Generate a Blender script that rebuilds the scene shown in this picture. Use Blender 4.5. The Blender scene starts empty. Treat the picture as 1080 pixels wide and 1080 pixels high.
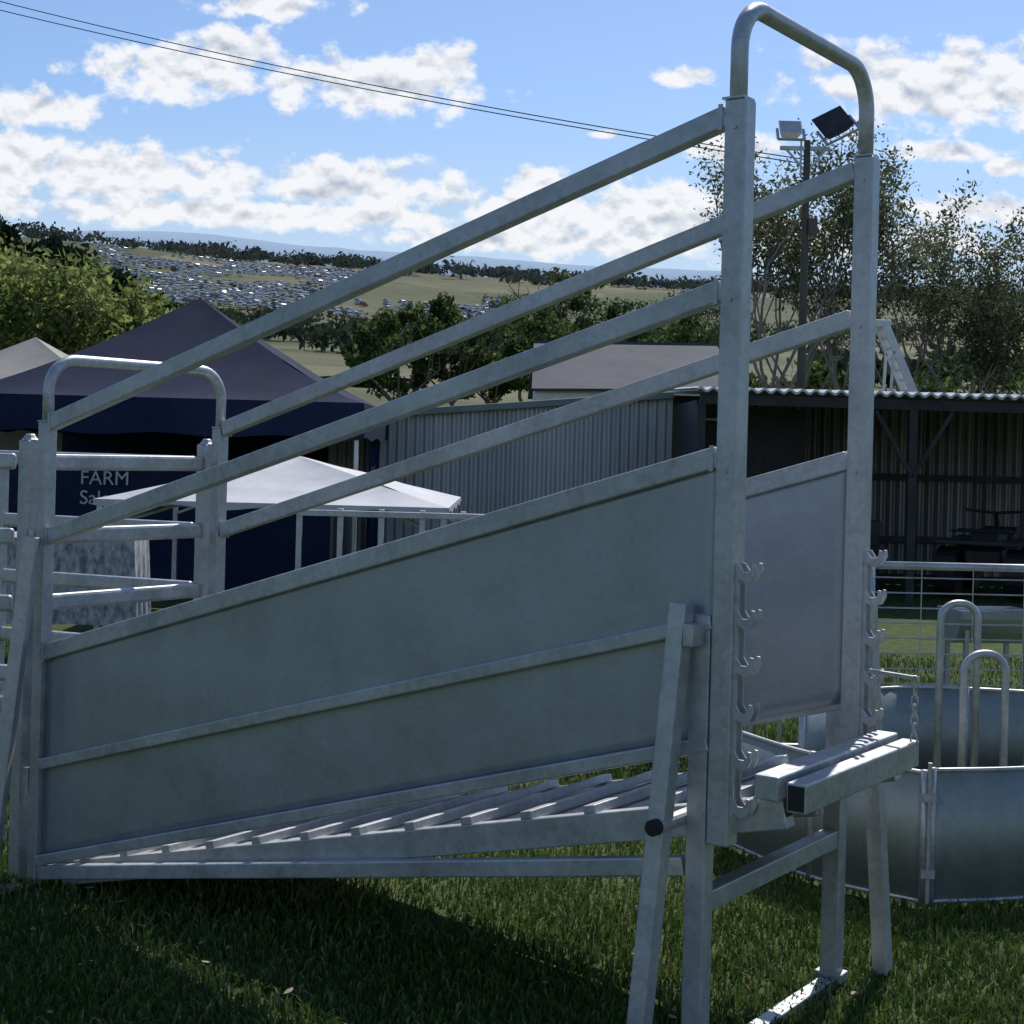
import bpy, bmesh, math, random
import numpy as np
from mathutils import Vector, Matrix, noise as mnoise
random.seed(7); np.random.seed(7)
scene=bpy.context.scene
R=math.radians

# ------------------------------------------------------------------ materials
def newmat(name):
    m=bpy.data.materials.new(name); m.use_nodes=True
    nt=m.node_tree; b=nt.nodes['Principled BSDF']
    return m,nt,b
def mat(name,c1,c2=None,scale=8.0,rough=0.6,metal=0.0,bump=0.0,detail=4,stretch=(1,1,1),coord='Object',spec=None):
    m,nt,b=newmat(name)
    if c2 is None: c2=tuple(x*0.8 for x in c1)
    tc=nt.nodes.new('ShaderNodeTexCoord'); mp=nt.nodes.new('ShaderNodeMapping')
    mp.inputs['Scale'].default_value=stretch
    nt.links.new(tc.outputs[coord],mp.inputs[0])
    n=nt.nodes.new('ShaderNodeTexNoise'); n.inputs['Scale'].default_value=scale; n.inputs['Detail'].default_value=detail
    n.inputs['Roughness'].default_value=0.65
    nt.links.new(mp.outputs[0],n.inputs['Vector'])
    r=nt.nodes.new('ShaderNodeValToRGB'); r.color_ramp.elements[0].position=0.35; r.color_ramp.elements[1].position=0.65
    r.color_ramp.elements[0].color=(*c1,1); r.color_ramp.elements[1].color=(*c2,1)
    nt.links.new(n.outputs['Fac'],r.inputs[0]); nt.links.new(r.outputs[0],b.inputs['Base Color'])
    b.inputs['Metallic'].default_value=metal; b.inputs['Roughness'].default_value=rough
    if spec is not None: b.inputs['Specular IOR Level'].default_value=spec
    if bump:
        bp=nt.nodes.new('ShaderNodeBump'); bp.inputs['Strength'].default_value=bump; bp.inputs['Distance'].default_value=0.01
        nt.links.new(n.outputs['Fac'],bp.inputs['Height']); nt.links.new(bp.outputs[0],b.inputs['Normal'])
    return m
def leafmat(name,c1,c2,scale=0.6,trans=0.35):
    m,nt,b=newmat(name); nt.nodes.remove(b)
    b=nt.nodes.new('ShaderNodeBsdfDiffuse')
    tc=nt.nodes.new('ShaderNodeTexCoord')
    n=nt.nodes.new('ShaderNodeTexNoise'); n.inputs['Scale'].default_value=scale; n.inputs['Detail'].default_value=2
    nt.links.new(tc.outputs['Object'],n.inputs['Vector'])
    r=nt.nodes.new('ShaderNodeValToRGB'); r.color_ramp.elements[0].position=0.38; r.color_ramp.elements[1].position=0.62
    r.color_ramp.elements[0].color=(*c1,1); r.color_ramp.elements[1].color=(*c2,1)
    nt.links.new(n.outputs['Fac'],r.inputs[0]); nt.links.new(r.outputs[0],b.inputs['Color'])
    if trans>0:
        t=nt.nodes.new('ShaderNodeBsdfTranslucent'); nt.links.new(r.outputs[0],t.inputs['Color'])
        mx=nt.nodes.new('ShaderNodeMixShader'); mx.inputs[0].default_value=trans
        nt.links.new(b.outputs[0],mx.inputs[1]); nt.links.new(t.outputs[0],mx.inputs[2])
        nt.links.new(mx.outputs[0],nt.nodes['Material Output'].inputs['Surface'])
    else: nt.links.new(b.outputs[0],nt.nodes['Material Output'].inputs['Surface'])
    return m

def galv(name,lo,hi,rough=0.42,metal=0.75,streak=0.0,bumpd=.03):
    m,nt,b=newmat(name)
    tc=nt.nodes.new('ShaderNodeTexCoord')
    v=nt.nodes.new('ShaderNodeTexVoronoi'); v.inputs['Scale'].default_value=55
    nt.links.new(tc.outputs['Object'],v.inputs['Vector'])
    n=nt.nodes.new('ShaderNodeTexNoise'); n.inputs['Scale'].default_value=3.0; n.inputs['Detail'].default_value=6; n.inputs['Roughness'].default_value=0.7
    nt.links.new(tc.outputs['Object'],n.inputs['Vector'])
    sep=nt.nodes.new('ShaderNodeSeparateColor'); nt.links.new(v.outputs['Color'],sep.inputs[0])
    a=nt.nodes.new('ShaderNodeMath'); a.operation='MULTIPLY_ADD'; a.inputs[1].default_value=0.16
    nt.links.new(sep.outputs[0],a.inputs[0]); nt.links.new(n.outputs['Fac'],a.inputs[2])
    fac=a.outputs[0]
    if streak:
        mp=nt.nodes.new('ShaderNodeMapping'); mp.inputs['Scale'].default_value=(22,22,.9); nt.links.new(tc.outputs['Object'],mp.inputs[0])
        ns=nt.nodes.new('ShaderNodeTexNoise'); ns.inputs['Scale'].default_value=1.0; ns.inputs['Detail'].default_value=4; nt.links.new(mp.outputs[0],ns.inputs['Vector'])
        a2=nt.nodes.new('ShaderNodeMath'); a2.operation='MULTIPLY_ADD'; a2.inputs[1].default_value=streak; nt.links.new(ns.outputs['Fac'],a2.inputs[0])
        a3=nt.nodes.new('ShaderNodeMath'); a3.operation='SUBTRACT'; a3.inputs[1].default_value=streak*.5; nt.links.new(fac,a3.inputs[0]); nt.links.new(a3.outputs[0],a2.inputs[2]); fac=a2.outputs[0]
    r=nt.nodes.new('ShaderNodeValToRGB'); r.color_ramp.elements[0].position=0.38; r.color_ramp.elements[1].position=0.78
    r.color_ramp.elements[0].color=(*lo,1); r.color_ramp.elements[1].color=(*hi,1)
    nt.links.new(fac,r.inputs[0]); nt.links.new(r.outputs[0],b.inputs['Base Color'])
    mr=nt.nodes.new('ShaderNodeMapRange'); mr.inputs['To Min'].default_value=rough-0.1; mr.inputs['To Max'].default_value=rough+0.15
    nt.links.new(fac,mr.inputs['Value']); nt.links.new(mr.outputs[0],b.inputs['Roughness'])
    b.inputs['Metallic'].default_value=metal
    n3=nt.nodes.new('ShaderNodeTexNoise'); n3.inputs['Scale'].default_value=1.6; n3.inputs['Detail'].default_value=2
    nt.links.new(tc.outputs['Object'],n3.inputs['Vector'])
    bp=nt.nodes.new('ShaderNodeBump'); bp.inputs['Strength'].default_value=0.25; bp.inputs['Distance'].default_value=bumpd
    nt.links.new(n3.outputs['Fac'],bp.inputs['Height']); nt.links.new(bp.outputs[0],b.inputs['Normal'])
    return m

M_steel=galv('galvanised_steel',(0.33,0.345,0.355),(0.56,0.575,0.585),0.42,0.55)
M_sheet=galv('galvanised_sheet',(0.32,0.355,0.39),(0.41,0.445,0.48),0.40,0.72,streak=.16,bumpd=.03)
M_black=mat('black_rubber_and_hollow',(0.012,0.012,0.012),rough=0.6)
M_rust=mat('rusty_steel',(0.12,0.06,0.035),(0.25,0.2,0.17),scale=20,rough=0.8)
M_navy=mat('navy_canvas',(0.012,0.018,0.047),(0.018,0.027,0.064),scale=2,rough=0.85,bump=0.3,spec=.10)
M_beige=mat('beige_canvas',(0.24,0.235,0.21),(0.3,0.29,0.265),scale=2,rough=0.8)
M_white=mat('white_canvas',(0.38,0.39,0.42),(0.48,0.49,0.51),scale=3,rough=0.6)
M_whitep=mat('white_paint',(0.6,0.6,0.6),(0.75,0.75,0.75),scale=5,rough=0.5)
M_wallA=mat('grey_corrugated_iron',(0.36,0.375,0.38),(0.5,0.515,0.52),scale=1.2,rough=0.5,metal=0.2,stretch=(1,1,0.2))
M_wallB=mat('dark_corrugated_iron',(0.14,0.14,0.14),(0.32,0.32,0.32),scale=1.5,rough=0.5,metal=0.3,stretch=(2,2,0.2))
M_roofB=mat('pale_roof_sheet',(0.45,0.47,0.48),(0.6,0.62,0.62),scale=2,rough=0.5)
M_green=mat('green_grey_trim',(0.15,0.19,0.17),(0.2,0.24,0.22),scale=3,rough=0.6)
M_dark=mat('dark_timber',(0.02,0.02,0.022),(0.04,0.04,0.042),scale=4,rough=0.7)
M_roofG=mat('grey_roof',(0.055,0.060,0.078),(0.078,0.084,0.10),scale=1,rough=0.8,spec=.15)
M_bark=mat('bark',(0.10,0.08,0.065),(0.2,0.17,0.14),scale=6,rough=0.9,stretch=(1,1,0.3))
M_palebark=mat('pale_bark',(0.16,0.14,0.12),(0.3,0.27,0.24),scale=6,rough=0.9,stretch=(1,1,0.3))
M_pole=mat('weathered_pole',(0.07,0.06,0.05),(0.12,0.105,0.09),scale=5,rough=0.9,stretch=(1,1,0.2))
M_glass=mat('dark_glass',(0.02,0.025,0.03),rough=0.1)

# ------------------------------------------------------------------ mesh builder
class B:
    def __init__(s): s.v=[];s.f=[];s.m=[]
    def add(s,vs,fs,mi=0):
        o=len(s.v); s.v+= [tuple(x) for x in vs]; s.f+=[tuple(i+o for i in f) for f in fs]; s.m+=[mi]*len(fs)
    def beam(s,p1,p2,w,h,mi=0,up=(0,0,1),ext=0):
        p1=Vector(p1);p2=Vector(p2);d=(p2-p1).normalized(); p1=p1-d*ext;p2=p2+d*ext
        up=Vector(up)
        if abs(d.dot(up))>0.95: up=Vector((1,0,0))
        sd=d.cross(up).normalized(); u=sd.cross(d).normalized()
        vs=[]
        for p in(p1,p2):
            for a,b in((-1,-1),(1,-1),(1,1),(-1,1)): vs.append(p+sd*a*w/2+u*b*h/2)
        s.add(vs,[(0,1,2,3)[::-1],(4,5,6,7),(0,1,5,4),(1,2,6,5),(2,3,7,6),(3,0,4,7)],mi)
    def box(s,c,d,mi=0):
        x,y,z=c;a,b,e=[q/2 for q in d]
        s.beam((x,y,z-e),(x,y,z+e),b*2,a*2,mi,up=(1,0,0))
    def tube(s,pts,r,n=10,mi=0,r2=None,caps=True):
        pts=[Vector(p) for p in pts]; N=len(pts)
        t0=(pts[1]-pts[0]).normalized(); a=Vector((0,0,1)) if abs(t0.z)<0.9 else Vector((1,0,0))
        nrm=t0.cross(a).normalized(); vs=[]
        for i,p in enumerate(pts):
            t=(pts[min(i+1,N-1)]-pts[max(i-1,0)]).normalized()
            nrm=(nrm-t*nrm.dot(t)).normalized(); bn=t.cross(nrm)
            rr=r if r2 is None else r+(r2-r)*i/(N-1)
            for k in range(n):
                q=2*math.pi*k/n; vs.append(p+nrm*math.cos(q)*rr+bn*math.sin(q)*rr)
        fs=[(i*n+k,i*n+(k+1)%n,(i+1)*n+(k+1)%n,(i+1)*n+k) for i in range(N-1) for k in range(n)]
        if caps: fs+=[tuple(range(n))[::-1],tuple((N-1)*n+k for k in range(n))]
        s.add(vs,fs,mi)
    def obj(s,name,mats,parent=None,bevel=0,smooth=False):
        me=bpy.data.meshes.new(name); me.from_pydata(s.v,[],s.f)
        for m in (mats if isinstance(mats,(list,tuple)) else [mats]): me.materials.append(m)
        me.polygons.foreach_set('material_index',s.m)
        bm=bmesh.new(); bm.from_mesh(me); bmesh.ops.recalc_face_normals(bm,faces=bm.faces); bm.to_mesh(me); bm.free()
        if smooth: me.polygons.foreach_set('use_smooth',[True]*len(me.polygons))
        o=bpy.data.objects.new(name,me); scene.collection.objects.link(o)
        if bevel:
            md=o.modifiers.new('bevel','BEVEL'); md.width=bevel; md.segments=2; md.limit_method='ANGLE'; md.angle_limit=R(50)
        if parent: o.parent=parent
        return o
def empty(name,loc=(0,0,0),rz=0,sc=1):
    e=bpy.data.objects.new(name,None); e.location=loc; e.rotation_euler=(0,0,rz); e.scale=(sc,)*3
    e.empty_display_size=0.2; scene.collection.objects.link(e); return e
def arc_pts(A,Bp,C,r,n=8):
    A,Bp,C=Vector(A),Vector(Bp),Vector(C); d1=(A-Bp).normalized(); d2=(C-Bp).normalized()
    ang=d1.angle(d2); L=r/math.tan(ang/2); c=Bp+(d1+d2).normalized()*(r/math.sin(ang/2)); p1=Bp+d1*L;p2=Bp+d2*L
    out=[]
    for i in range(n+1):
        t=i/n; v1=p1-c; v2=p2-c; th=v1.angle(v2)
        out.append(c+(v1*math.sin((1-t)*th)+v2*math.sin(t*th))/math.sin(th))
    return out
def arch(A,T1,T2,Z,r): return [A]+arc_pts(A,T1,T2,r)+arc_pts(T1,T2,Z,r)+[Z]

# ------------------------------------------------------------------ LOADING RAMP
L=2.78; W=0.87
RZ=math.atan2(-.5749,.8183)
ramp=empty('cattle_loading_ramp',(-1.715,5.6,0),RZ)
def zl(a,b,s): return a+(b-a)*s/L
rails=[(1.69,2.54),(1.27,2.08),(0.845,1.64),(0.435,1.205),(0.08,0.885)]
for t,sgn,nm in((0,-1,'near'),(W,1,'far')):
    b=B()
    for i,(a,c) in enumerate(rails):
        hh=.058 if i<3 else .040; th=.045 if i<3 else .028
        tt=t if i<3 else t+sgn*.0165
        b.beam((.027,tt,zl(a,c,.027)),(2.768,tt,zl(a,c,2.768)),th,hh)
    b.beam((.0,t,.0),(.0,t,1.70),.05,.05)
    b.beam((2.802,t,.62),(2.802,t,2.575),.062,.062,up=(1,0,0))
    b.beam((0.03,t,.045),(2.70,t,.545),.045,.05)
    b.obj('side_rails_'+nm,M_steel,ramp,.005)
    s=B()
    z=lambda k,q:zl(*rails[k],q)
    nx,nz=56,16; vs=[]
    for i in range(nx+1):
        q=.026+(2.775-.026)*i/nx
        for j in range(nz+1):
            f_=j/nz; zz=z(4,q)+(z(2,q)-z(4,q))*f_
            edge=math.sin(math.pi*i/nx)**.5*math.sin(math.pi*f_)**.5 if 0<i<nx and 0<j<nz else 0
            edge*=min(1,abs(f_-.48)*5)
            vs.append((q,t+.006*edge*mnoise.noise(Vector((q*1.6,zz*2.2,t*5))),zz))
    s.add(vs,[(i*(nz+1)+j,(i+1)*(nz+1)+j,(i+1)*(nz+1)+j+1,i*(nz+1)+j+1) for i in range(nx) for j in range(nz)])
    o=s.obj('side_sheet_'+nm,M_sheet,ramp,smooth=True); md=o.modifiers.new('s','SOLIDIFY'); md.thickness=.003; md.offset=0
    g=B(); lt=t if nm=='near' else t+.034
    g.beam((2.738,lt,.0),(2.738,lt,1.22),.055,.058,up=(1,0,0))
    if nm=='near': g.beam((2.70,-.062,1.25),(2.655,-.175,0),.055,.05)
    else: g.beam((2.80,t+.092,1.2),(2.835,t+.22,0),.055,.05)
    g.beam((2.738,t+sgn*.03,1.17),(2.738,t+sgn*.10,1.17),.03,.06)
    g.beam((2.738,lt-.03,.02),(2.738,lt+.03,.02),.09,.03)
    g.obj('leg_'+nm,M_steel,ramp,.004)
    h=B(); 
    for dt in(-.02,.02):
        tt=t+dt
        h.box((2.838,tt,1.03),(.010,.006,.66))
        for k in range(6):
            z0=.72+k*.122; q=.62
            prof=[(0,-.012),(.03,-.03),(.062,-.018),(.080,.02),(.076,.052),(.062,.054),(.058,.028),(.045,.016),(.02,.016),(.0,.045)]
            prof=[(x*q,y*q) for x,y in prof]
            vs=[(2.843+x,tt-.003,z0+y) for x,y in prof]+[(2.843+x,tt+.003,z0+y) for x,y in prof]
            n=len(prof); fs=[tuple(range(n)),tuple(range(2*n-1,n-1,-1))]+[(i,(i+1)%n,n+(i+1)%n,n+i) for i in range(n)]
            h.add(vs,fs)
    h.obj('height_hooks_'+nm,M_steel,ramp)
a=B(); a.tube(arch((0,0,1.66),(0,0,1.935),(0,W,1.935),(0,W,1.66),.12),.021,12)
a.obj('entry_arch',M_steel,ramp,smooth=True)
a=B(); a.tube(arch((2.795,0,2.5),(2.795,0,2.84),(2.795,W,2.84),(2.795,W,2.5),.13),.024,14)
a.obj('exit_arch',M_steel,ramp,smooth=True)
a=B()
for t in(0,W):
    a.box((2.795,t,2.579),(.064,.064,.006)); a.box((0,t,1.703),(.052,.052,.006))
    for z0 in(2.50,2.05,1.6): a.tube([(2.802,t-.036,z0),(2.802,t+.036,z0)],.006,6)
a.obj('collars_and_bolts',M_steel,ramp)
a=B()
for t,sg in((0,-1),(W,1)):
    for i in(0,1,2):
        for s0 in(.035,2.755): a.beam((s0,t+sg*.0235,zl(*rails[i],s0)-.034),(s0,t+sg*.0235,zl(*rails[i],s0)+.034),.012,.004,up=(0,1,0))
a.obj('weld_beads',M_steel,ramp)
e=B()
e.beam((2.738,.028,.455),(2.738,W+.004,.455),.05,.055)
e.beam((2.738,.0,-.003),(2.738,W,-.003),.05,.045,ext=.1)
e.beam((2.63,-.2,.01),(2.85,-.2,.01),.05,.03)
e.beam((.0,.026,.02),(.0,W-.026,.02),.05,.045)
e.obj('end_frame',M_steel,ramp,.004)
e=B(); e.tube([(2.69,-.15,.675),(2.69,W+.10,.675)],.021,14)
e.obj('floor_support_pipe',M_steel,ramp,smooth=False)
e=B(); e.tube([(2.69,-.175,.675),(2.69,-.151,.675)],.0215,14); e.obj('pipe_end_cap',M_black,ramp)
def fz(s): return .065+(.775-.065)*s/3.0
f=B()
for t in(.055,W-.055):
    f.beam((.1,t,fz(.1)-.045),(2.965,t,fz(2.965)-.045),.05,.085)
f.obj('floor_side_beams',M_steel,ramp,.004)
f=B()
f.add([(.05,.08,fz(.05)-.012),(2.95,.08,fz(2.95)-.012),(2.95,W-.08,fz(2.95)-.012),(.05,W-.08,fz(.05)-.012),
       (.05,.08,fz(.05)-.018),(2.95,.08,fz(2.95)-.018),(2.95,W-.08,fz(2.95)-.018),(.05,W-.08,fz(.05)-.018)],
      [(0,1,2,3),(7,6,5,4),(0,4,5,1),(2,6,7,3),(1,5,6,2),(0,3,7,4)])
f.obj('floor_plate',M_steel,ramp)
f=B()
for k in range(13):
    s0=.22+k*.215
    f.beam((s0,.032,fz(s0)+.010),(s0,W-.032,fz(s0)+.010),.04,.024,up=(-.24,0,1))
f.obj('floor_cleats',M_steel,ramp,.003)
f=B()
f.beam((3.01,.0,.770),(3.01,W-.06,.770),.055,.078)
f.beam((2.925,.0,.785),(2.925,W-.03,.785),.07,.065)
f.obj('floor_end_beams',M_steel,ramp,.005)
f=B(); f.beam((3.01,-.0015,.770),(3.01,.0005,.770),.045,.064); 
f.beam((2.9655,.055,fz(2.965)-.045),(2.968,.055,fz(2.965)-.045),.04,.07)
f.obj('painted_tube_hollow',M_black,ramp)  # black slabs stand in for the shade inside the hollow tube ends
f=B()
for k in range(7):
    c=Vector((3.03,W-.09,.815+k*.028)); ang=k*math.pi/2
    pts=[c+Vector((math.cos(q)*.010*math.cos(ang),math.cos(q)*.010*math.sin(ang),math.sin(q)*.02)) for q in [i*math.pi/5 for i in range(11)]]
    f.tube(pts,.003,5,caps=False)
f.beam((2.86,W-.03,.995),(3.035,W-.085,.995),.012,.012)
f.obj('chain',M_steel,ramp)
f=B(); 
f.tube([(-.045,-.02,.28),(-.045,-.02,.42)],.016,10); f.tube([(-.045,-.02,1.15),(-.045,-.02,1.30)],.016,10)
f.obj('hinge_pins',M_steel,ramp,smooth=False)

def panel(name,p1,p2,zs,first=True,h=1.63):
    p1=Vector((*p1,0));p2=Vector((*p2,0)); e=empty(name,p1,math.atan2(p2.y-p1.y,p2.x-p1.x)); LL=(p2-p1).length
    b=B()
    for z in zs: b.beam((.02,0,z),(LL-.02,0,z),.03,.062)
    b.obj('rails',M_steel,e,.012)
    b=B()
    for x in((0,LL) if first else (LL,)): b.beam((x,0,0),(x,0,h),.058,.058,up=(1,0,0)); b.tube([(x,0,h),(x,0,h+.01),(x,0,h+.025)],.034,12,r2=.015)
    n=int(LL//1.0)
    for k in range(1,n): b.beam((LL*k/n,0,zs[-1]),(LL*k/n,0,zs[0]),.035,.04,up=(1,0,0))
    b.obj('posts',M_steel,e,.004)
    return e
eL=Vector((.8183,-.5749));eW=Vector((.5749,.8183));O=Vector((-1.715,5.6))
def rp(s,t): q=O+eL*s+eW*t; return (q.x,q.y)
zs=[1.55,1.27,1.02,.76,.45,.16]
panel('entry_gate',rp(-.10,0),rp(-.10,.89),zs)
panel('cattle_yard_panel',(rp(-.10,0)[0]-.035,rp(-.1,0)[1]+.01),(-4.4,5.9),zs,False)
panel('cattle_yard_panel',(rp(-.10,.89)[0]-.035,rp(-.1,.89)[1]+.03),(-4.2,7.6),zs,False)
b=B()
b.beam((-1.735,5.52,1.28),(-1.86,5.50,0.0),.05,.06,up=(0,1,0)); b.beam((-1.74,5.50,.01),(-2.6,5.35,.0),.05,.02,mi=1)
b.obj('panel_brace',[M_steel,M_rust],None,.003)

# ------------------------------------------------------------------ sheep pen on right
M_pen=galv('pen_sheet',(0.24,0.28,0.265),(0.34,0.38,0.365),0.5,0.5,streak=.3)
def curved_sheet(name,pts,h,z0=.03):
    e=empty(name,(0,0,0)); 
    P=[Vector((*p,0)) for p in pts]
    b=B(); q=[]
    for i in range(len(P)-1):
        a,b0,c,d=P[max(i-1,0)],P[i],P[i+1],P[min(i+2,len(P)-1)]
        for k in range(8):
            t=k/8; q.append(.5*((2*b0)+(c-a)*t+(2*a-5*b0+4*c-d)*t*t+(-a+3*b0-3*c+d)*t**3))
    q.append(P[-1])
    vs=[(p.x,p.y,z0) for p in q]+[(p.x,p.y,h) for p in q]; n=len(q)
    b.add(vs,[(i,i+1,n+i+1,n+i) for i in range(n-1)])
    o=b.obj('sheet',M_pen,e,smooth=True); md=o.modifiers.new('s','SOLIDIFY'); md.thickness=.004
    b=B(); b.tube([p+Vector((0,0,h)) for p in q],.009,8); b.tube([p+Vector((0,0,z0)) for p in q],.01,8)
    for p in (q[0],q[-1],q[n//2]): b.tube([p,p+Vector((0,0,h+.01))],.014,8)
    b.obj('frame',M_steel,e,smooth=True)
    return e
curved_sheet('sheep_pen_wall',[(1.585,5.6),(2.05,5.72),(2.6,6.08),(3.1,6.8)],.50,z0=.015)
curved_sheet('sheep_pen_wall',[(.95,6.4),(1.2,5.9),(1.555,5.6)],.49,z0=.015)
curved_sheet('sheep_pen_wall',[(1.35,6.9),(1.9,7.35),(2.6,7.3),(3.3,7.0)],.54)
b=B(); b.tube([(1.57,5.585,.0),(1.57,5.585,.53)],.008,8)
for z0 in(.12,.4): b.box((1.57,5.588,z0),(.05,.02,.03))
b.obj('pen_hinge_pin',M_steel)
def hoop(name,c,w,h,ang,r=.016):
    e=empty(name,(c[0],c[1],0),ang); b=B()
    b.tube(arch((-w/2,0,0),(-w/2,0,h),(w/2,0,h),(w/2,0,0),w*.45),r,10)
    b.beam((-w/2,0,.25),(w/2,0,.25),.02,.03)
    b.obj('hoop_pipe',M_steel,e,smooth=True)
hoop('pen_gate_hoop',(1.95,6.55),.17,1.03,.15); hoop('pen_gate_hoop',(1.93,6.12),.18,.87,.15); hoop('pen_gate_hoop',(2.32,6.5),.17,1.0,.15)
e=empty('mesh_yard_panel',(1.86,7.8,0),R(3)); b=B()
b.tube([(0,0,1.10),(2.4,0,1.10)],.021,10); b.tube([(0,0,.12),(2.4,0,.12)],.021,10)
for x in(0,1.2,2.4): b.tube([(x,0,0),(x,0,1.12)],.024,10)
b.obj('frame',M_steel,e,smooth=True); b=B()
for k in range(12): b.tube([(0,.0,.18+k*.078),(2.4,.0,.18+k*.078)],.004,5)
for k in range(1,9): b.tube([(k*.27,.006,.12),(k*.27,.006,1.10)],.003,5)
b.obj('wire_mesh',M_steel,e)
e=empty('sheep_yard_gate',(.55,8.3,0),R(2)); b=B()
for x in [i*.16 for i in range(0,9)]: b.beam((x,0,.05),(x,0,.85),.03,.02)
for z0 in(.05,.45,.85): b.beam((-.02,.0,z0),(1.32,0,z0),.03,.04)
b.obj('bars',M_steel,e,.003)
e=empty('stock_trough',(3.35,10.6,0),R(8)); b=B(); n=14; vs=[]
for x in(-.28,.28):
    for k in range(n+1):
        a_=math.pi*k/n; vs.append((x,-.2*math.cos(a_),.62-.24*math.sin(a_)))
b.add(vs,[(k,k+1,n+2+k,n+1+k) for k in range(n)]+[tuple(range(n+1)),tuple(range(n+1,2*n+2))])
for x in(-.22,.22):
    for y in(-.15,.15): b.beam((x,y,0),(x,y,.6),.03,.03)
b.obj('body',M_sheet,e)

# ------------------------------------------------------------------ sheds
def corr(b,x0,x1,y,zb,zt0,zt1,pitch=.1,amp=.018,mi=0,steps=6):
    n=int((x1-x0)/pitch*steps); vs=[]
    for i in range(n+1):
        x=x0+(x1-x0)*i/n; yy=y+amp*math.sin(2*math.pi*i/steps); zt=zt0+(zt1-zt0)*i/n
        vs+=[(x,yy,zb),(x,yy,zt)]
    b.add(vs,[(2*i,2*i+2,2*i+3,2*i+1) for i in range(n)],mi)
e=empty('corrugated_iron_shed',(0,0,0))
b=B(); corr(b,-2.42,2.1,20,-.3,1.97,2.38,pitch=.12,amp=.028); b.obj('front_wall',M_wallA,e)
b=B(); b.beam((-2.5,19.93,2.0),(2.1,19.93,2.42),.1,.09); b.obj('gutter',M_green,e,.01)
b=B(); b.add([(-2.5,19.9,2.04),(2.1,19.9,2.46),(2.1,24,2.28),(-2.5,24,1.85)],[(0,1,2,3)]); b.add([(-2.42,20.05,-.3),(-2.42,24,-.3),(-2.42,24,1.84),(-2.42,20.05,1.95)],[(0,1,2,3)])
b.obj('roof_and_side',M_wallA,e)

e=empty('open_front_shed',(0,0,0))
b=B(); n=int(8.2/.15*6); vs=[]
for i in range(n+1):
    x=2.15+8.2*i/n; zz=.022*math.sin(2*math.pi*i/6)
    for (y,z) in((17.75,2.40),(22.2,2.55)): vs+=[(x,y,z+zz),(x,y,z+zz+.03)]
fs=[]
for i in range(n):
    k=4*i; fs+=[(k,k+4,k+6,k+2),(k+1,k+3,k+7,k+5),(k,k+1,k+5,k+4)]
b.add(vs,fs); b.obj('roof',M_roofB,e)
b=B(); b.beam((2.2,17.9,2.31),(10.3,17.9,2.28),.08,.13); b.beam((2.2,22,2.45),(10.3,22,2.4),.08,.1)
for x in(2.22,4.72,7.2,9.0): b.beam((x,17.9,-.2),(x,17.9,2.25),.1,.1,up=(1,0,0))
x=4.72
b.beam((x-.45,17.86,2.22),(x,17.86,1.45),.04,.05); b.beam((x+.45,17.86,2.22),(x,17.86,1.45),.04,.05)
for k in range(5): b.beam((3.2+k*1.5,17.95,2.33),(3.2+k*1.5,22,2.42),.05,.1)
b.obj('posts_and_beams',M_dark,e,.006)
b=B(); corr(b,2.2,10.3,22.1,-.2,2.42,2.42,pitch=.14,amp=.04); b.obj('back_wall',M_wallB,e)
b=B()
for z0 in(.5,1.4): b.beam((2.25,22.0,z0),(10.2,22.0,z0),.05,.09)
b.obj('wall_girts',M_dark,e)
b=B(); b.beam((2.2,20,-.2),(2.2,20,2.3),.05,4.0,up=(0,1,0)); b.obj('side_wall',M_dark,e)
b=B(); 
for px_ in(2.35,2.95): b.beam((px_,19.3,.9),(px_,19.3,2.1),.03,.03)
b.beam((2.35,19.3,2.1),(2.95,19.3,2.1),.03,.03); b.beam((2.35,19.3,.9),(2.95,19.3,.9),.03,.03)
b.obj('inner_door_frame',M_wallA,e)
b=B(); b.box((3.0,19.4,1.0),(1.5,.03,2.5)); b.obj('inner_partition',M_dark,e)

e=empty('grey_roofed_building',(0,0,0))
b=B(); b.add([(.38,31.8,2.95),(4.75,31.8,3.05),(4.8,36,4.25),(.45,36,4.2)],[(0,1,2,3)]); b.add([(.45,36,4.2),(4.8,36,4.25),(4.75,40,3.0),(.38,40,3.0)],[(0,1,2,3)])
o=b.obj('roof',M_roofG,e); md=o.modifiers.new('s','SOLIDIFY'); md.thickness=.06
b=B(); b.add([(.45,32,-.3),(4.7,32,-.3),(4.7,32,2.93),(.45,32,2.93)],[(0,1,2,3)]); b.add([(.5,32.1,-.3),(.5,39.9,-.3),(.5,39.9,2.9),(.5,36,4.05),(.5,32.1,2.9)],[(0,1,2,3,4)])
b.add([(4.65,32.1,-.3),(4.65,39.9,-.3),(4.65,39.9,2.9),(4.65,36,4.05),(4.65,32.1,2.9)],[(0,1,2,3,4)])
b.obj('walls',M_whitep,e)

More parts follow.
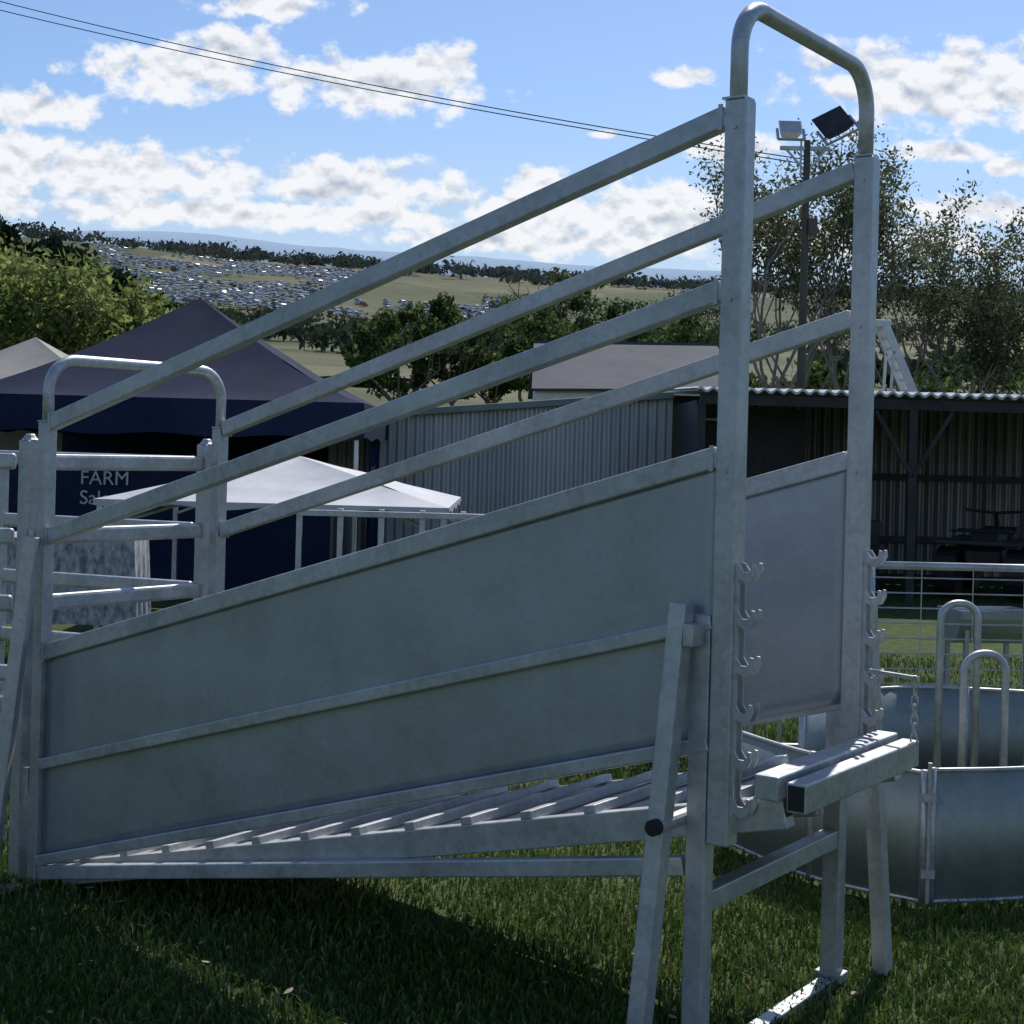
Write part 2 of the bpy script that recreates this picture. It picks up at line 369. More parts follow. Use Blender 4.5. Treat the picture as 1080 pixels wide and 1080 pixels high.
e=empty('quad_bike',(5.95,18.7,0.02),R(62)); b=B()
def wheel(b,c,r,w,mi=0):
    b.tube([(c[0],c[1]-w/2,c[2]),(c[0],c[1]-w*.3,c[2]),(c[0],c[1]+w*.3,c[2]),(c[0],c[1]+w/2,c[2])],r,18,mi)
for x in(-.55,.55):
    for y in(-.4,.4): wheel(b,(x,y,.3),.3,.24,0); wheel(b,(x,y,.3),.10,.26,1)
b.beam((-.6,0,.45),(.6,0,.5),.4,.22,1); b.beam((-.55,0,.72),(.1,0,.74),.32,.14,0)
b.beam((.25,0,.62),(.6,0,.72),.42,.22,1)
for x in(-.55,.5): b.beam((x,-.55,.66),(x,.55,.66),.5,.05,1)
b.tube([(.35,0,.75),(.22,0,1.0)],.03,8,0); b.tube([(.18,-.38,1.03),(.24,0,1.0),(.18,.38,1.03)],.018,8,0)
b.tube([(-.75,-.35,.8),(-.75,.35,.8)],.015,8,0); b.tube([(-.35,-.35,.8),(-.35,.35,.8)],.015,8,0); b.tube([(-.75,-.3,.8),(-.35,-.3,.8)],.012,8,0);b.tube([(-.75,.3,.8),(-.35,.3,.8)],.012,8,0)
b.obj('body',[M_black,M_dark,M_steel],e,.02)
def drum(name,loc,col):
    e=empty(name,loc); b=B()
    prof=[(0,.28),(.02,.29),(.28,.28),(.29,.295),(.31,.295),(.32,.28),(.57,.28),(.58,.295),(.6,.295),(.61,.28),(.86,.29),(.88,.28)]
    n=20; vs=[(math.cos(2*math.pi*k/n)*r,math.sin(2*math.pi*k/n)*r,z) for z,r in prof for k in range(n)]
    fs=[(i*n+k,i*n+(k+1)%n,(i+1)*n+(k+1)%n,(i+1)*n+k) for i in range(len(prof)-1) for k in range(n)]+[tuple(range(n)),tuple((len(prof)-1)*n+k for k in range(n))]
    b.add(vs,fs); b.obj('shell',col,e)
drum('oil_drum',(4.35,19.0,0),M_dark); drum('oil_drum',(4.0,20.4,0),M_dark)

# ------------------------------------------------------------------ gazebos
def gazebo(name,c,hw,ze,zp,val,mat_,walls=False,rz=0,base=0,legm=None,pw=1.25):
    e=empty(name,(c[0],c[1],0),rz); b=B(); 
    # four separate panels so the hip ridges stay crisp while each panel is smooth
    n=16
    for side in range(4):
        ca,sa=[(1,0),(0,1),(-1,0),(0,-1)][side]; vs=[]
        for i in range(n+1):
            m=i/n; half=(1-m)
            for j in range(n+1):
                q=-half+2*half*j/n; x,y=q,-half
                zz=ze+(zp-ze)*(m**pw)-.045*math.sin(math.pi*m)*(1-(abs(q)/max(half,1e-4))**2)+.012*mnoise.noise(Vector((q*3,m*4,side*7)))*math.sin(math.pi*min(1,m))
                if i==n: x=y=0
                vs.append(((x*ca-y*sa)*hw,(x*sa+y*ca)*hw,zz))
        b.add(vs,[(i*(n+1)+j,i*(n+1)+j+1,(i+1)*(n+1)+j+1,(i+1)*(n+1)+j) for i in range(n) for j in range(n)])
    per=[(-hw+2*hw*i/24,-hw) for i in range(24)]+[(hw,-hw+2*hw*i/24) for i in range(24)]+[(hw-2*hw*i/24,hw) for i in range(24)]+[(-hw,hw-2*hw*i/24) for i in range(24)]
    k=len(per); vs=[(x,y,ze) for x,y in per]+[(x*1.003,y*1.003,ze-val-.02*math.sin(i*.9)) for i,(x,y) in enumerate(per)]
    b.add(vs,[(i,(i+1)%k,k+(i+1)%k,k+i) for i in range(k)])
    if walls:
        for (x0,y0,x1,y1) in((-hw,hw*.9,hw,hw*.9),(hw*.96,hw*.9,hw*.96,-hw*.2)):
            m=30; vs=[]
            for i in range(m+1):
                t=i/m; o=.03*math.sin(i*1.3); vs+=[(x0+(x1-x0)*t+(o if x0==x1 else 0),y0+(y1-y0)*t+(o if y0==y1 else 0),base),(x0+(x1-x0)*t,y0+(y1-y0)*t,ze)]
            b.add(vs,[(2*i,2*i+2,2*i+3,2*i+1) for i in range(m)])
    b.obj('canopy',mat_,e,smooth=True)
    b=B()
    for x in(-1,1):
        for y in(-1,1): b.beam((x*hw*.97,y*hw*.97,base),(x*hw*.97,y*hw*.97,ze-.03),.045,.045,up=(1,0,0)); b.beam((x*hw*.97,y*hw*.97,ze-.25),(x*hw*.5,y*hw*.5,ze-.0),.025,.025)
    b.tube([(0,0,ze-.1),(0,0,zp-.08)],.02,8)
    for x,y in((1,0),(0,1)): b.beam((-x*hw*.9,-y*hw*.9,ze-.1),(x*hw*.9,y*hw*.9,ze-.1),.025,.025)
    b.obj('legs',legm or M_steel,e)
    return e
g=gazebo('navy_gazebo_tent',(-3.95,19),2.3,2.12,3.45,.40,M_navy,walls=True)
b=B(); b.add([(-2.2,-2.1,0),(1.95,-2.1,0),(1.95,-2.1,1.35),(-2.2,-2.1,1.35)],[(0,1,2,3)]); b.obj('front_half_wall',M_navy,g)
cu=bpy.data.curves.new('banner_lettering','FONT'); cu.body='FARM\nSales'; cu.size=.22; cu.extrude=.002
t=bpy.data.objects.new('banner_lettering',cu); cu.materials.append(M_white); t.rotation_euler=(R(90),0,0); t.location=(-.85,-2.12,1.14); t.parent=g; scene.collection.objects.link(t)
gazebo('beige_marquee',(-7.9,25),1.9,2.35,3.3,.25,M_beige,walls=True)
gazebo('beige_marquee',(-11.5,27),2.1,2.4,3.5,.25,M_beige,walls=True)
gazebo('white_canopy',(-2.02,14.3),1.5,1.14,1.54,.05,M_white,pw=1.05)
e=empty('white_railing',(-1.75,12.6,0)); b=B()
for k in range(6): b.beam((k*.34,0,0),(k*.34,0,1.12),.045,.045,up=(1,0,0))
for z0 in(1.08,.6): b.beam((-.02,-.03,z0),(1.72,-.03,z0),.04,.05)
b.obj('rails',M_steel,e,.004)
e=empty('covered_table',(-3.35,11.3,0),R(5)); b=B()
n=24
per=[(-.6+1.2*i/n,-.35) for i in range(n)]+[(.6,-.35+.7*i/n) for i in range(n)]+[(.6-1.2*i/n,.35) for i in range(n)]+[(-.6,.35-.7*i/n) for i in range(n)]
k=len(per)
b.add([(x,y,.92) for x,y in per]+[(x*1.04+.015*math.sin(i*.8),y*1.06+.02*math.sin(i*.9),.3) for i,(x,y) in enumerate(per)],[tuple(range(k))]+[(i,(i+1)%k,k+(i+1)%k,k+i) for i in range(k)])
m_cl=mat('patterned_cloth',(0.14,0.14,0.16),(0.5,0.5,0.52),scale=22,rough=0.8,stretch=(1,1,.5))
b.obj('cloth',m_cl,e)
b=B(); [b.beam((x,y,0),(x,y,.9),.04,.04) for x in(-.5,.5) for y in(-.28,.28)]; b.obj('legs',M_steel,e)

# ------------------------------------------------------------------ floodlight pole, conveyor, power lines
e=empty('floodlight_pole',(5.3,28,0)); b=B()
b.tube([(-.0,0,-.5),(0,0,7.5)],.10,12,0,r2=.06); b.beam((-.5,0,7.35),(.42,0,7.35),.07,.07,1)
b.beam((-.4,0,7.35),(0,0,6.9),.03,.04,1); b.beam((.35,0,7.35),(0,0,6.9),.03,.04,1)
b.tube([(-.12,-.05,7.5),(-.12,-.05,6.8)],.02,6,1); b.box((.12,-.08,5.9),(.16,.14,.3),0)
b.obj('pole',[M_pole,M_steel],e)
def flood(px,mm,rx,ry,w,h,mat2):
    q=B(); a=w/2;c=h/2
    q.add([(-a,-.05,-c),(a,-.05,-c),(a,-.05,c),(-a,-.05,c),(-a*.6,.17,-c*.6),(a*.6,.17,-c*.6),(a*.6,.17,c*.6),(-a*.6,.17,c*.6)],
      [(0,1,2,3),(7,6,5,4),(0,4,5,1),(1,5,6,2),(2,6,7,3),(3,7,4,0)],0)
    q.add([(-a*.85,-.056,-c*.85),(a*.85,-.056,-c*.85),(a*.85,-.056,c*.85),(-a*.85,-.056,c*.85)],[(0,1,2,3)],1)
    q.beam((-a-.03,0,-c-.12),(-a-.03,0,0),.02,.05,2); q.beam((a+.03,0,-c-.12),(a+.03,0,0),.02,.05,2); q.beam((-a-.03,0,-c-.12),(a+.03,0,-c-.12),.05,.02,2)
    o=q.obj('floodlight_head',[mm,mat2,M_steel],e); o.location=px; o.rotation_euler=(rx,ry,0)
flood((-.33,-.03,7.70),M_whitep,R(-35),0,.42,.32,M_white)
flood((.46,-.03,7.82),M_dark,R(-35),R(-28),.6,.55,M_dark)
e=empty('grain_conveyor',(7.0,27.5,0)); b=B()
for y in(-.28,.28):
    b.beam((-.35,y,4.05),(.75,y,1.6),.05,.14); b.beam((-.2,y,3.6),(-.35,y,0),.05,.05); b.beam((.75,y,1.6),(1.2,y,1.5),.05,.1); b.beam((-.4,y,2.75),(.9,y,2.85),.05,.07)
    b.beam((.7,y,1.7),(.7,y,0),.05,.05)
for k in range(14):
    t=k/13; b.beam((-.35+1.1*t,-.28,4.05-2.45*t),(-.35+1.1*t,.28,4.05-2.45*t),.05,.05)
b.box((-.4,0,4.1),(.3,.5,.12)); b.obj('frame',M_whitep,e,.006)
wheelb=B(); wheel(wheelb,(.7,-.4,.3),.3,.16); wheel(wheelb,(.7,.4,.3),.3,.16); wheelb.obj('wheels',M_black,e)
def wire(name,p,q,sag,r=.02):
    p=Vector(p);q=Vector(q); b=B(); b.tube([p.lerp(q,i/30)-Vector((0,0,4*sag*(i/30)*(1-i/30))) for i in range(31)],r,5); b.obj(name,M_dark)
wire('power_line',(-13.5,36,12.22),(5.25,28,7.15),.25,.011)
wire('power_line',(-13.5,35.6,11.92),(5.25,28,7.07),.22,.011)
e=empty('power_pole',(-13.5,35.8,0)); b=B(); b.tube([(0,0,-1),(0,0,12.6)],.16,10,0,r2=.1); b.beam((-.1,-.8,12.1),(.1,.8,12.0),.1,.1); b.obj('pole',M_pole,e)

# ------------------------------------------------------------------ terrain
D=[0,30,60,100,200,400,500,900,1000,1300,3000,20000]
Z=[0,0,2.2,5.4,12.8,29.5,39,103,114,104,80,0]
def H(x,y):
    r=math.hypot(x,y); z=float(np.interp(r,D,Z))
    if r>30:
        ang=math.atan2(x,y)
        k=1-.32*max(-.6,min(.6,math.tan(max(-1.2,min(1.2,ang)))))
        if abs(ang)>1.0: k*=max(.35,1-(abs(ang)-1.0)*.6)
        z*=k if r>150 else 1+(k-1)*(r-30)/120
        z+=min(1,(r-30)/400)*r*.0035*(mnoise.noise(Vector((x/180,y/180,3)))+.5*mnoise.noise(Vector((x/70,y/70,9))))
    else: z+=.02*mnoise.noise(Vector((x*.4,y*.4,1)))*min(1,r/8)
    return z
radii=[.0]+list(np.concatenate([np.linspace(1,12,30),np.geomspace(12.6,12000,110)]))
NA=360
vs=[(0,0,0)]
for r in radii[1:]:
    for k in range(NA):
        a_=2*math.pi*k/NA; x=r*math.sin(a_); y=r*math.cos(a_); vs.append((x,y,H(x,y)-.012))
fs=[(0,1+k,1+(k+1)%NA) for k in range(NA)]
for i in range(len(radii)-2):
    o=1+i*NA
    fs+=[(o+k,o+NA+k,o+NA+(k+1)%NA,o+(k+1)%NA) for k in range(NA)]
me=bpy.data.meshes.new('ground'); me.from_pydata(vs,[],fs)
bm=bmesh.new(); bm.from_mesh(me); bmesh.ops.recalc_face_normals(bm,faces=bm.faces)
if sum(f.normal.z for f in bm.faces)<0: bmesh.ops.reverse_faces(bm,faces=bm.faces)
bm.to_mesh(me); bm.free()
me.polygons.foreach_set('use_smooth',[True]*len(me.polygons))
ground=bpy.data.objects.new('ground',me); scene.collection.objects.link(ground)
m,nt,bs=newmat('ground_grass_and_fields'); N=nt.nodes; Lk=nt.links
geo=N.new('ShaderNodeNewGeometry')
def noise(scale,detail=4,vec=None,rough=.6):
    n=N.new('ShaderNodeTexNoise'); n.inputs['Scale'].default_value=scale; n.inputs['Detail'].default_value=detail; n.inputs['Roughness'].default_value=rough
    Lk.new(vec or geo.outputs['Position'],n.inputs['Vector']); return n
def ramp_(fac,stops):
    r=N.new('ShaderNodeValToRGB'); els=r.color_ramp.elements
    els[0].position=stops[0][0]; els[0].color=(*stops[0][1],1); els[1].position=stops[-1][0]; els[1].color=(*stops[-1][1],1)
    for p,c in stops[1:-1]: e_=els.new(p); e_.color=(*c,1)
    Lk.new(fac,r.inputs[0]); return r
n1=noise(9,5); near=ramp_(n1.outputs['Fac'],[(.3,(.035,.05,.018)),(.5,(.06,.088,.028)),(.7,(.10,.11,.045))])
vor=N.new('ShaderNodeTexVoronoi'); vor.inputs['Scale'].default_value=.011
Lk.new(geo.outputs['Position'],vor.inputs['Vector'])
sepc=N.new('ShaderNodeSeparateColor'); Lk.new(vor.outputs['Color'],sepc.inputs[0])
far=ramp_(sepc.outputs[0],[(.0,(.07,.09,.045)),(.3,(.11,.12,.065)),(.5,(.19,.175,.11)),(.75,(.10,.11,.06)),(1,(.15,.15,.09))])
n2=noise(.05,5); mul=N.new('ShaderNodeMixRGB'); mul.blend_type='MULTIPLY'; mul.inputs[0].default_value=.7
rr=ramp_(n2.outputs['Fac'],[(.3,(.6,.62,.62)),(.7,(1.2,1.15,1.1))]); Lk.new(far.outputs[0],mul.inputs[1]); Lk.new(rr.outputs[0],mul.inputs[2])
ln=N.new('ShaderNodeVectorMath'); ln.operation='LENGTH'; Lk.new(geo.outputs['Position'],ln.inputs[0])
mr=N.new('ShaderNodeMapRange'); mr.inputs['From Min'].default_value=22; mr.inputs['From Max'].default_value=60; Lk.new(ln.outputs['Value'],mr.inputs['Value'])
mx=N.new('ShaderNodeMixRGB'); Lk.new(mr.outputs[0],mx.inputs[0]); Lk.new(near.outputs[0],mx.inputs[1]); Lk.new(mul.outputs[0],mx.inputs[2])
Lk.new(mx.outputs[0],bs.inputs['Base Color']); bs.inputs['Roughness'].default_value=.9; bs.inputs['Specular IOR Level'].default_value=.1
bp=N.new('ShaderNodeBump'); bp.inputs['Strength'].default_value=.6; bp.inputs['Distance'].default_value=.03
n3=noise(40,3); Lk.new(n3.outputs['Fac'],bp.inputs['Height']); Lk.new(bp.outputs[0],bs.inputs['Normal'])
me.materials.append(m)

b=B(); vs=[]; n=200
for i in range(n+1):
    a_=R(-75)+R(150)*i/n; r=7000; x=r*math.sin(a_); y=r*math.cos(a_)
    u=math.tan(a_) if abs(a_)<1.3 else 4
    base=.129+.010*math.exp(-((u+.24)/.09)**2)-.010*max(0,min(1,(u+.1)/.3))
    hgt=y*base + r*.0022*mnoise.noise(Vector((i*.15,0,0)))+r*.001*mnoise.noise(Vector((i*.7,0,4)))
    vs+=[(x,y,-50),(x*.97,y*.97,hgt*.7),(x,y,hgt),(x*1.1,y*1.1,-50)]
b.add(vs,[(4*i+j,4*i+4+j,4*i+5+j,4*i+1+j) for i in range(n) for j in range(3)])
b.obj('distant_mountains',mat('hazy_blue_hills',(0.28,0.38,0.50),(0.30,0.40,0.53),scale=.002,rough=1,spec=0),None,smooth=True)  # aerial haze is painted into this pale blue base colour

# ------------------------------------------------------------------ grass blades
def blades(name,N_,mats):
    y=3.3+ (np.random.rand(N_)**1.5)*9.5
    x=(np.random.rand(N_)*2-1)*(.40*y+.3)
    cl=np.array([mnoise.noise(Vector((a*2.2,b_*2.2,0))) for a,b_ in zip(x,y)])
    hgt=(.014+.022*np.random.rand(N_))*(1+.9*np.clip(cl,-.6,1.2)); 
    tall=np.random.rand(N_)<.008; hgt[tall]*=2.0
    az=np.random.rand(N_)*2*np.pi; w=.002+.003*np.random.rand(N_)
    lean=(np.random.rand(N_)*1.5)*hgt; la=np.random.rand(N_)*2*np.pi
    dx=np.cos(az)*w;dy=np.sin(az)*w
    z0=np.full(N_,-.02)
    v=np.zeros((N_,5,3))
    v[:,0]=np.c_[x-dx,y-dy,z0];v[:,1]=np.c_[x+dx,y+dy,z0]
    mx_=x+np.cos(la)*lean*.35;my=y+np.sin(la)*lean*.35;mz=hgt*.65
    v[:,2]=np.c_[mx_+dx*.9,my+dy*.9,mz];v[:,3]=np.c_[mx_-dx*.9,my-dy*.9,mz]
    v[:,4]=np.c_[x+np.cos(la)*lean,y+np.sin(la)*lean,hgt]
    me=bpy.data.meshes.new(name); me.vertices.add(N_*5); me.vertices.foreach_set('co',v.ravel())
    idx=np.arange(N_)[:,None]*5
    loops=np.concatenate([idx+np.array([[0,1,2,3]]),idx+np.array([[3,2,4]])],axis=1).ravel()
    me.loops.add(N_*7); me.loops.foreach_set('vertex_index',loops)
    st=np.stack([np.arange(N_)*7,np.arange(N_)*7+4],1).ravel(); tot=np.tile([4,3],N_)
    me.polygons.add(N_*2); me.polygons.foreach_set('loop_start',st); me.polygons.foreach_set('loop_total',tot)
    for mm in mats: me.materials.append(mm)
    mi=np.repeat(np.random.choice(len(mats),N_,p=[.42,.42,.16]),2); me.polygons.foreach_set('material_index',mi)
    me.update(); me.validate()
    o=bpy.data.objects.new(name,me); scene.collection.objects.link(o)
blades('grass',150000,[leafmat('grass_dark',(.055,.10,.022),(.085,.14,.032),1.2,.25),leafmat('grass_mid',(.09,.145,.036),(.135,.19,.058),1.2,.25),leafmat('grass_dry',(.16,.16,.07),(.24,.21,.11),1.2,0)])
b=B()
for k in range(60):
    y=random.uniform(4.0,8); x=random.uniform(-.36,.36)*y; s=random.uniform(.012,.028); a_=random.random()*6.28; z0=random.uniform(.02,.035)
    c,s_=math.cos(a_),math.sin(a_)
    P=[(-1,0,0),(-.3,-.45,.1),(.5,-.3,.1),(1,0,.25),(.4,.4,.1),(-.4,.35,0)]
    b.add([(x+s*(p*c-q*s_),y+s*(p*s_+q*c),z0+s*r_) for p,q,r_ in P],[(0,1,2,3,4,5)])
b.obj('fallen_leaves',mat('dry_leaf',(.2,.16,.1),(.32,.27,.19),scale=9,rough=.8))

# ------------------------------------------------------------------ trees
def leaf_obj(name,pts,size,mats,parent=None):
    pts=np.array(pts); n=len(pts)
    a=np.random.randn(n,3); a/=np.linalg.norm(a,axis=1)[:,None]; c=np.random.randn(n,3); c=np.cross(a,c); c/=np.linalg.norm(c,axis=1)[:,None]
    s=(size*(.5+np.random.rand(n)))[:,None]
    v=np.stack([pts-a*s,pts+c*s*.45,pts+a*s,pts-c*s*.45],1)
    me=bpy.data.meshes.new(name); me.vertices.add(n*4); me.vertices.foreach_set('co',v.ravel()); me.loops.add(n*4); me.loops.foreach_set('vertex_index',np.arange(n*4))
    me.polygons.add(n); me.polygons.foreach_set('loop_start',np.arange(n)*4); me.polygons.foreach_set('loop_total',np.full(n,4))
    for mm in mats: me.materials.append(mm)
    if len(mats)>1: me.polygons.foreach_set('material_index',np.random.randint(0,len(mats),n))
    me.update(); me.validate(); o=bpy.data.objects.new(name,me); scene.collection.objects.link(o)
    if parent: o.parent=parent
    return o
def tree(name,x,y,h,w,leafm,n=5000,size=.14,style='round',bark=M_bark,seed=0,trunk=.3,clumps=40,clr=.16,zb=None):
    rng=random.Random(seed+int(x*13)+int(y)); z=H(x,y)-.1 if zb is None else zb
    e=empty(name,(x,y,z),rng.random()*6.28); b=B(); ends=[]
    r0=h*.018
    if style=='sparse': r0=h*.009
    def branch(p,d,ln,r,lv):
        pts=[p]; q=p.copy(); dd=d.copy()
        for i in range(4):
            dd=(dd+Vector((rng.uniform(-.2,.2),rng.uniform(-.2,.2),rng.uniform(-.05,.15)))).normalized(); q=q+dd*ln/4; pts.append(q.copy())
        b.tube(pts,r,6,0,r2=r*.45,caps=False)
        if lv==0: ends.extend([pts[2],pts[3],pts[4]]); return
        for k in range(rng.choice((2,3,3))):
            i=rng.choice((2,3,4)); a_=rng.random()*6.28; sp=.75 if style!='sparse' else .5
            nd_=(dd+Vector((math.cos(a_)*sp,math.sin(a_)*sp,rng.uniform(-.1,.35)))).normalized()
            branch(pts[i],nd_,ln*rng.uniform(.55,.8),r*.55,lv-1)
    tp=[Vector((0,0,0))]
    for i in range(1,5): tp.append(Vector((rng.uniform(-.02,.02)*h,rng.uniform(-.02,.02)*h,h*trunk*i/4)))
    b.tube(tp,r0,8,0,r2=r0*.75,caps=False)
    nb=5
    for k in range(nb):
        a_=2*math.pi*k/nb+rng.random(); sp=w/h*1.1 if style!='sparse' else .42
        branch(tp[-1] if (k or style!='sparse') else tp[2],Vector((math.cos(a_)*sp,math.sin(a_)*sp,.75)).normalized(),h*(1-trunk)*.5,r0*.6,2)
    b.obj('trunk_and_limbs',bark,e)
    P=[]
    if style in('round','willow'):
        C=[]
        for k in range(clumps):
            v=Vector((rng.gauss(0,1),rng.gauss(0,1),rng.gauss(0,1))).normalized()*rng.uniform(.35,1)**.6
            C.append((Vector((v.x*w/2*.85,v.y*w/2*.85,h*(trunk*.7+(1-trunk*.7)/2)+v.z*h*(1-trunk*.7)/2*.85)),rng.uniform(.6,1.3)*clr*w))
        for i in range(n):
            c,r=rng.choice(C); v=Vector((rng.gauss(0,1),rng.gauss(0,1),rng.gauss(0,1))).normalized()*r*rng.random()**.45
            if style=='willow': v.z=v.z*1.2-abs(rng.gauss(0,.5))*r
            P.append(c+v)
    else:
        for i in range(n):
            c=rng.choice(ends); r=clr*w
            P.append(c+Vector((rng.gauss(0,1),rng.gauss(0,1),rng.gauss(0,.8)))*r*.5)
    leaf_obj('foliage',[tuple(p) for p in P],size,leafm,e)
    return e
LM_green=[leafmat('foliage_green',(.07,.115,.035),(.13,.185,.06),.5,.45),leafmat('foliage_green_dark',(.035,.058,.022),(.07,.10,.035),.5)]
LM_willow=[leafmat('foliage_willow',(.20,.25,.075),(.31,.34,.12),.4,.55),leafmat('foliage_willow_dark',(.12,.16,.05),(.19,.22,.08),.4,.45)]
LM_gum=[leafmat('foliage_gum',(.11,.13,.07),(.18,.20,.11),.5,.45),leafmat('foliage_gum_dark',(.06,.072,.042),(.10,.115,.065),.5,.4)]
LM_dark=[leafmat('foliage_conifer',(.018,.03,.018),(.035,.052,.028),.3,.15)]
tree('willow_tree',-20.5,70,7.0,9.5,LM_willow,16000,.2,'willow',clumps=60,clr=.13,trunk=.1)
tree('willow_tree',-27,78,7.6,9,LM_willow,12000,.22,'willow',clumps=50,clr=.13,trunk=.1,seed=4)
tree('willow_tree',-15.5,74,4.6,5.5,LM_willow,7000,.18,'willow',clumps=40,clr=.15,trunk=.1,seed=9)
for i,(x,y,h,w) in enumerate([(-50,140,14,10),(-43.5,142,10.5,9),(-56,138,17,11),(-38.5,146,8,8),(-35,150,5.5,8)]):
    tree('cypress_tree',x,y,h,w,LM_dark,7000,.45,'round',seed=i,trunk=.1,clumps=40,clr=.17)
for i,(x,y,h,w) in enumerate([(-4.6,58,5.6,4.2),(-2.4,60,5.8,4.2),(-.9,62,5.2,3.4),(1.2,66,5.4,4.6),(3.2,80,8.0,5.5),(5.4,84,6.2,4.6),(7.2,78,5.2,4.5),(9.5,82,6.0,5),(.4,74,6.0,4.5)]):
    tree('deciduous_tree',x,y,h,w,LM_green,3600,.14,'round',seed=i*3,clumps=24,clr=.12,trunk=.22)
for i,(x,y,h,w) in enumerate([(7.4,44,10.6,4.5),(8.7,46,9.4,4),(9.9,45,9.8,4.5),(11.8,46,9.2,4.6),(13.2,45,7.6,4),(14.4,46,7.2,4),(15.9,44,8.4,4)]):
    tree('gum_tree',x,y,h,w,LM_gum,5200,.072,'sparse',M_palebark,seed=i*5,trunk=.22,clr=.13)
for i,(x,y,h,w) in enumerate([(10.6,52,3.4,4.5),(13.5,50,2.8,4),(16.5,54,4.0,6),(8.0,50,3.2,4)]):
    tree('shrub',x,y,h,w,LM_green,2600,.12,'round',M_bark,seed=i*5+1,trunk=.15,clr=.15,clumps=22)

P=[]
rng=random.Random(3)
def clump(x,y,r,hh,k=45):
    z=H(x,y)
    lobes=[(rng.gauss(0,r*.4),rng.gauss(0,r*.4),hh*rng.uniform(.3,.75)) for _ in range(4)]
    for _ in range(k):
        l=rng.choice(lobes); P.append((x+l[0]+rng.gauss(0,r*.3),y+l[1]+rng.gauss(0,r*.3),z+max(0.3,l[2]+rng.gauss(0,hh*.16))))
for i in range(520):
    a_=rng.uniform(-.42,.42); d=rng.uniform(860,1010); x=d*math.tan(a_)
    q=mnoise.noise(Vector((a_*14,0,2)))
    if q<-.25 and rng.random()<.7: continue
    clump(x,d,8,rng.uniform(4,9)*(1+.8*q),40)
P1=P; P=[]
for (a0,d0,a1,d1,nn,hh) in[(-.36,300,-.12,280,70,5),(-.14,230,.14,250,80,5),(-.05,330,.12,380,80,7),(-.36,470,-.1,480,70,5),(.06,500,.34,560,110,8),(-.10,420,.02,430,40,6),(.1,760,.36,820,80,9),(-.02,620,.14,660,60,8),(-.36,115,-.22,108,36,3.2),(.2,150,.36,170,30,4)]:
    for k in range(nn):
        t=rng.random(); u=a0+(a1-a0)*t; d=d0+(d1-d0)*t+rng.gauss(0,d0*.015); clump(u*d,d,hh*.7,hh*rng.uniform(.6,1.25),50)
P2=P
LM_far=[leafmat('foliage_far',(.075,.095,.08),(.10,.12,.10),.02,.2),leafmat('foliage_far_dark',(.055,.07,.065),(.075,.09,.085),.02,.2)]  # leaf colours lightened and blued to paint in distance haze
LM_far2=[leafmat('foliage_hedge',(.06,.085,.045),(.095,.12,.065),.02,.2),leafmat('foliage_hedge_dark',(.04,.055,.04),(.06,.08,.055),.02,.2)]
leaf_obj('distant_treeline',P1,1.6,LM_far); leaf_obj('hedgerow_trees',P2,.75,LM_far2)

b=B(); cm=[mat('car_white',(.8,.8,.8),(.78,.78,.78),rough=.3),mat('car_silver',(.55,.57,.59),rough=.3,metal=.3),mat('car_dark',(.08,.09,.11),rough=.3),mat('car_red',(.3,.05,.04),rough=.3),mat('car_window',(.2,.22,.25),rough=.1,metal=.5)]
def car(x,y,ang,mi):
    z=H(x,y)+.15; c,s=math.cos(ang),math.sin(ang)
    def T(p): return (x+p[0]*c-p[1]*s,y+p[0]*s+p[1]*c,z+p[2])
    lo=[(-2.2,.35),(-2.2,.95),(-1.3,1.0),(1.0,1.0),(2.1,.85),(2.2,.35)]
    up=[(-2.0,.98),(-1.6,1.6),(.4,1.6),(1.2,.98)]
    for prof,w,k in((lo,.92,mi),(up,.8,4)):
        n=len(prof); vs=[T((px,-w,pz)) for px,pz in prof]+[T((px,w,pz)) for px,pz in prof]
        b.add(vs,[tuple(range(n)),tuple(range(2*n-1,n-1,-1))]+[(i,(i+1)%n,n+(i+1)%n,n+i) for i in range(n)],k)
    b.add([T((px,q,pz)) for px,pz in((-1.7,1.61),(.5,1.61)) for q in(-.82,.82)]+[T((px,q,pz+.06)) for px,pz in((-1.6,1.61),(.4,1.61)) for q in(-.75,.75)],[(0,1,3,2),(4,5,7,6),(0,1,5,4),(2,3,7,6),(0,2,6,4),(1,3,7,5)],mi)
for (u0,u1,d0,d1,step) in((-.275,-.10,540,850,8.5),(-.085,-.015,480,640,9),(-.02,.03,600,700,10)):
    d=d0
    while d<d1:
        x=u0*d
        while x<u1*d:
            if rng.random()<.8 and mnoise.noise(Vector((x/45,d/60,5)))>-.18: car(x,d+rng.gauss(0,1.2),R(90)+rng.gauss(0,.5)+(1.2 if rng.random()<.2 else 0),rng.choices([0,1,2,3],[8,4,1.0,.4])[0])
            x+=rng.choice((3.4,3.4,3.8,6))
        d+=step
b.obj('parked_cars',cm)
b=B(); 
vs=[(-9.8+math.cos(q)*4,104+math.sin(q)*5,H(-9.8,104)+.35) for q in [k*2*math.pi/28 for k in range(28)]]; b.add(vs,[tuple(range(28))])
b.obj('pond',mat('pond_water',(.1,.12,.13),rough=.12))

